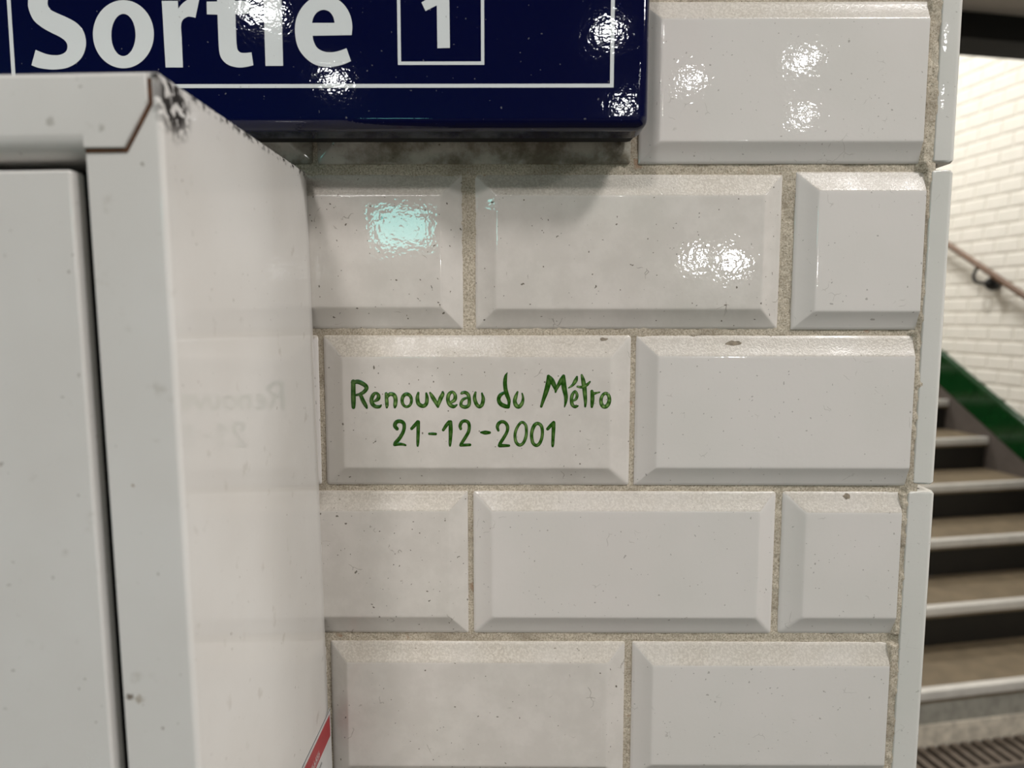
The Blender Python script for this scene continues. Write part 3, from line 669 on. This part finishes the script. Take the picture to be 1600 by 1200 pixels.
# green skirting tiles following the flight
TH = math.atan(.578); GW, GL = .166, .156
def green_mesh():
    r = .022; prof = [(NW + .001, -GW), (NW - .030, -GW), (NW - .030, -r)]
    for k in range(1, 7):
        t = math.pi / 2 * k / 6; prof.append((NW - .030 + r - r * math.cos(t), -r + r * math.sin(t)))
    prof += [(NW + .001, 0)]
    return prism_mesh('skirting_tile', [(p[0], p[1]) for p in prof], 'y', -(GL - .003) / 2, (GL - .003) / 2, 'green', smooth=True)
gm = green_mesh()
s1 = 3.169
for m in range(-9, 16):
    s = s1 + (m + .5) * GL * math.cos(TH)
    o = put('skirting_tile', gm, wr, (0, s, green_top(s)), (TH, 0, 0)); weighted(o)
# rendered plinth under the green tiles
b0, b1 = 1.7, 5.6
dz = GW / math.cos(TH) - .002
st_prof = [(b0, -.0), (b0, green_top(b0) - dz + .05), (b1, green_top(b1) - dz + .05), (b1, 0)]
st_prof = [(1.72, 0), (1.72, max(.04, green_top(1.72) - dz)), (b1, green_top(b1) - dz), (b1, 0)]
tag(put('trim_1', prism_mesh('trim_1', st_prof, 'x', NW - .026, NW + .002, 'stringer'), None, (0, 0, 0), (0, 0, A)), kind='structure')

# handrail
hr = put('handrail', None, None, (0, 0, 0), (0, 0, A))
tag(hr, 'brown wooden handrail on black brackets along the stairway wall', 'handrail')
rz = lambda s: EYE + .384 + .593 * (s - 3.489)
put('rail', tube_mesh('rail', [(3.16, 1.9, rz(1.9)), (3.16, 3.2, rz(3.2)), (3.16, 5.2, rz(5.2))], .0165, 'rail', 14), hr)
def bracket(s):
    z = rz(s) - .076
    b = put('bracket', lathe_mesh('bracket', [(0, -.012), (.026, -.012), (.034, -.004), (.037, .014), (.032, .034), (.020, .048), (0, .053)], 'black', 20), hr, (NW - .03, s, z), (0, -math.pi / 2, 0))
    b.location = (NW - .018, s, z)
    a = tube_mesh('arm', catmull([(NW - .04, s, z), (3.175, s + .012, z + .002), (3.152, s + .040, z + .012), (3.150, s + .056, z + .040), (3.157, s + .052, z + .070), (3.160, s + .040, z + .090)], False, 4), .0085, 'black')
    put('arm', a, hr)
for s in (2.03, 3.252, 4.47): bracket(s)

# black lintel across the foot of the flight and the wall above it
bm_ = put('trim_2', prism_mesh('trim_2', [(2.40, 2.575), (2.56, 2.575), (2.56, 2.72), (2.412, 2.72), (2.412, 2.622), (2.40, 2.620)], 'x', .55, NW - .006, 'beam'), None, (0, 0, 0), (0, 0, A))
tag(bm_, kind='structure')
wl = put('wall_lintel', box_mesh('wall_lintel', .55, NW, 2.43, 2.56, 2.72, 4.2, 'hallwall'), None, (0, 0, 0), (0, 0, A)); tag(wl, kind='structure')
ws = put('wall_left', box_mesh('wall_left', .30, .62, .78, 6.5, 0, 4.2, 'hallwall'), None, (0, 0, 0), (0, 0, A)); tag(ws, kind='structure')
we = put('wall_end', box_mesh('wall_end', .42, NW + .25, 6.5, 6.6, 0, 4.2, 'hallwall'), None, (0, 0, 0), (0, 0, A)); tag(we, kind='structure')

# floor, ceilings, far side of the hall behind the camera
fl = put('floor', box_mesh('floor', -5.5, NW + .2, -6.6, S0 - .15, -.12, 0, 'floor'), None, (0, 0, 0), (0, 0, A)); tag(fl, kind='structure')
fp = put('floor_pit', box_mesh('floor_pit', .4, NW, S0 - .16, 6.4, -.2, -.07, 'pit'), None, (0, 0, 0), (0, 0, A)); tag(fp, kind='structure')
ce = put('ceiling', box_mesh('ceiling', -5.5, NW + .2, -6.6, 2.43, 2.675, 2.80, 'ceiling'), None, (0, 0, 0), (0, 0, A)); tag(ce, kind='structure')
cs = put('ceiling_stairs', box_mesh('ceiling_stairs', .42, NW + .25, 2.43, 6.6, 4.2, 4.3, 'ceiling'), None, (0, 0, 0), (0, 0, A)); tag(cs, kind='structure')
wb = put('wall_back', box_mesh('wall_back', -4.6, 5.2, -5.2, -5.0, 0, 2.675, 'hallwall')); tag(wb, kind='structure')
wq = put('wall_side', box_mesh('wall_side', -4.2, -4.0, -5.2, 1.0, 0, 2.675, 'hallwall')); tag(wq, kind='structure')

# floor grate at the foot of the stairs
gr = put('floor_grate', None, None, (0, 0, 0), (0, 0, A))
tag(gr, 'dark ribbed metal floor grate at the foot of the stairs', 'grate')
sl_me = box_mesh('slat', -.013, .013, -.136, 0, -.030, 0, 'grate')
x = SW0 + .02
while x < NW - .05:
    put('slat', sl_me, gr, (x, S0 - .004, .001)); x += .046
box('frame_bar', SW0, NW - .03, S0 - .153, S0 - .138, -.035, .004, 'grate', gr)

# ------------------------------------------------------------------ lamps of the station and added fill lamps, all above or behind the camera
hous_me = {}
def lamp(x, y, zc, r, kind, label, name='ceiling_lamp'):
    o = put(name, None, None, (x, y, zc)); tag(o, label, 'lamp', 'ceiling lamps of the station')
    put('housing', lathe_mesh('housing', [(0, 0), (r * 1.18, 0), (r * 1.2, -.008), (r * 1.15, -.030), (r * 1.02, -.034), (r, -.028)], 'housing', 28), o)
    put('diffuser', lathe_mesh('diffuser', [(r, -.028), (r * .8, -.034), (r * .4, -.037), (0, -.038)], kind, 28), o)
lamp(.74, -.36, 2.675, .118, 'lamp_near', 'wide round ceiling lamp just right of the tiled wall')
lamp(-.40, -1.05, 2.675, .115, 'lamp_near', 'added wide round fill lamp above and behind the camera, left')  # fill lamp added to brighten wall and cabinet front from overhead
lamp(2.15, -.75, 2.675, .14, 'lamp_near', 'wide round ceiling lamp near the foot of the stairs')
lamp(2.05, .75, 2.675, .135, 'lamp_near', 'added wide round fill lamp right beside the black lintel')  # fill lamp added to brighten the front of the first step
for (x, y, r, w) in ((1.26, -2.56, .055, 'rightmost of the nearer row'), (1.61, -3.43, .048, 'far right'), (.83, -2.82, .042, 'small and right of centre'),
                     (-.93, -2.08, .065, 'left and nearest'), (-.86, -2.82, .052, 'left in the second row'), (.36, -2.26, .042, 'small and near the middle'), (.57, -3.24, .048, 'middle of the far row')):
    lamp(x, y, 2.675, r, 'lamp_far', 'round hall ceiling lamp behind the camera, ' + w)
def wall_lamp(x, z, r, w):
    o = put('wall_lamp', None, None, (x, -5.0, z), (math.pi / 2, 0, math.pi)); tag(o, 'round bulkhead lamp on the far hall wall, ' + w, 'lamp')
    put('housing', lathe_mesh('housing', [(0, 0), (r * 1.2, 0), (r * 1.2, .03), (r, .045)], 'housing', 24), o)
    put('diffuser', lathe_mesh('diffuser', [(r, .045), (r * .7, .075), (0, .085)], 'lamp_far', 24), o)
wall_lamp(1.41, EYE + .44, .045, 'left of a pair'); wall_lamp(1.69, EYE + .405, .065, 'right of a pair')
sc = put('display_screen', None, None, (-.89, -5.0, EYE + .52)); tag(sc, 'cyan lit display screen on the far hall wall', 'screen')
box('case', -.25, .25, 0, .05, 0, .32, 'black', sc, .006)
box('panel', -.22, .22, .045, .054, .03, .29, 'screen', sc)
sc2 = put('display_screen', None, None, (-4.0, -3.0, EYE + .44), (0, 0, -math.pi / 2)); tag(sc2, 'cyan lit display screen on the left side wall of the hall', 'screen')
box('case', -.40, .40, 0, .05, 0, .40, 'black', sc2, .006)
box('panel', -.37, .37, .045, .054, .03, .37, 'screen', sc2)
ca, sa = math.cos(A), math.sin(A)
for n_, s_, r, w in ((1.75, 3.05, .20, 'nearer'), (1.9, 4.6, .20, 'farther')):
    lamp(n_ * ca - s_ * sa, n_ * sa + s_ * ca, 4.2, r, 'lamp_stair', 'warm ceiling lamp over the stairs, the ' + w + ' of two')
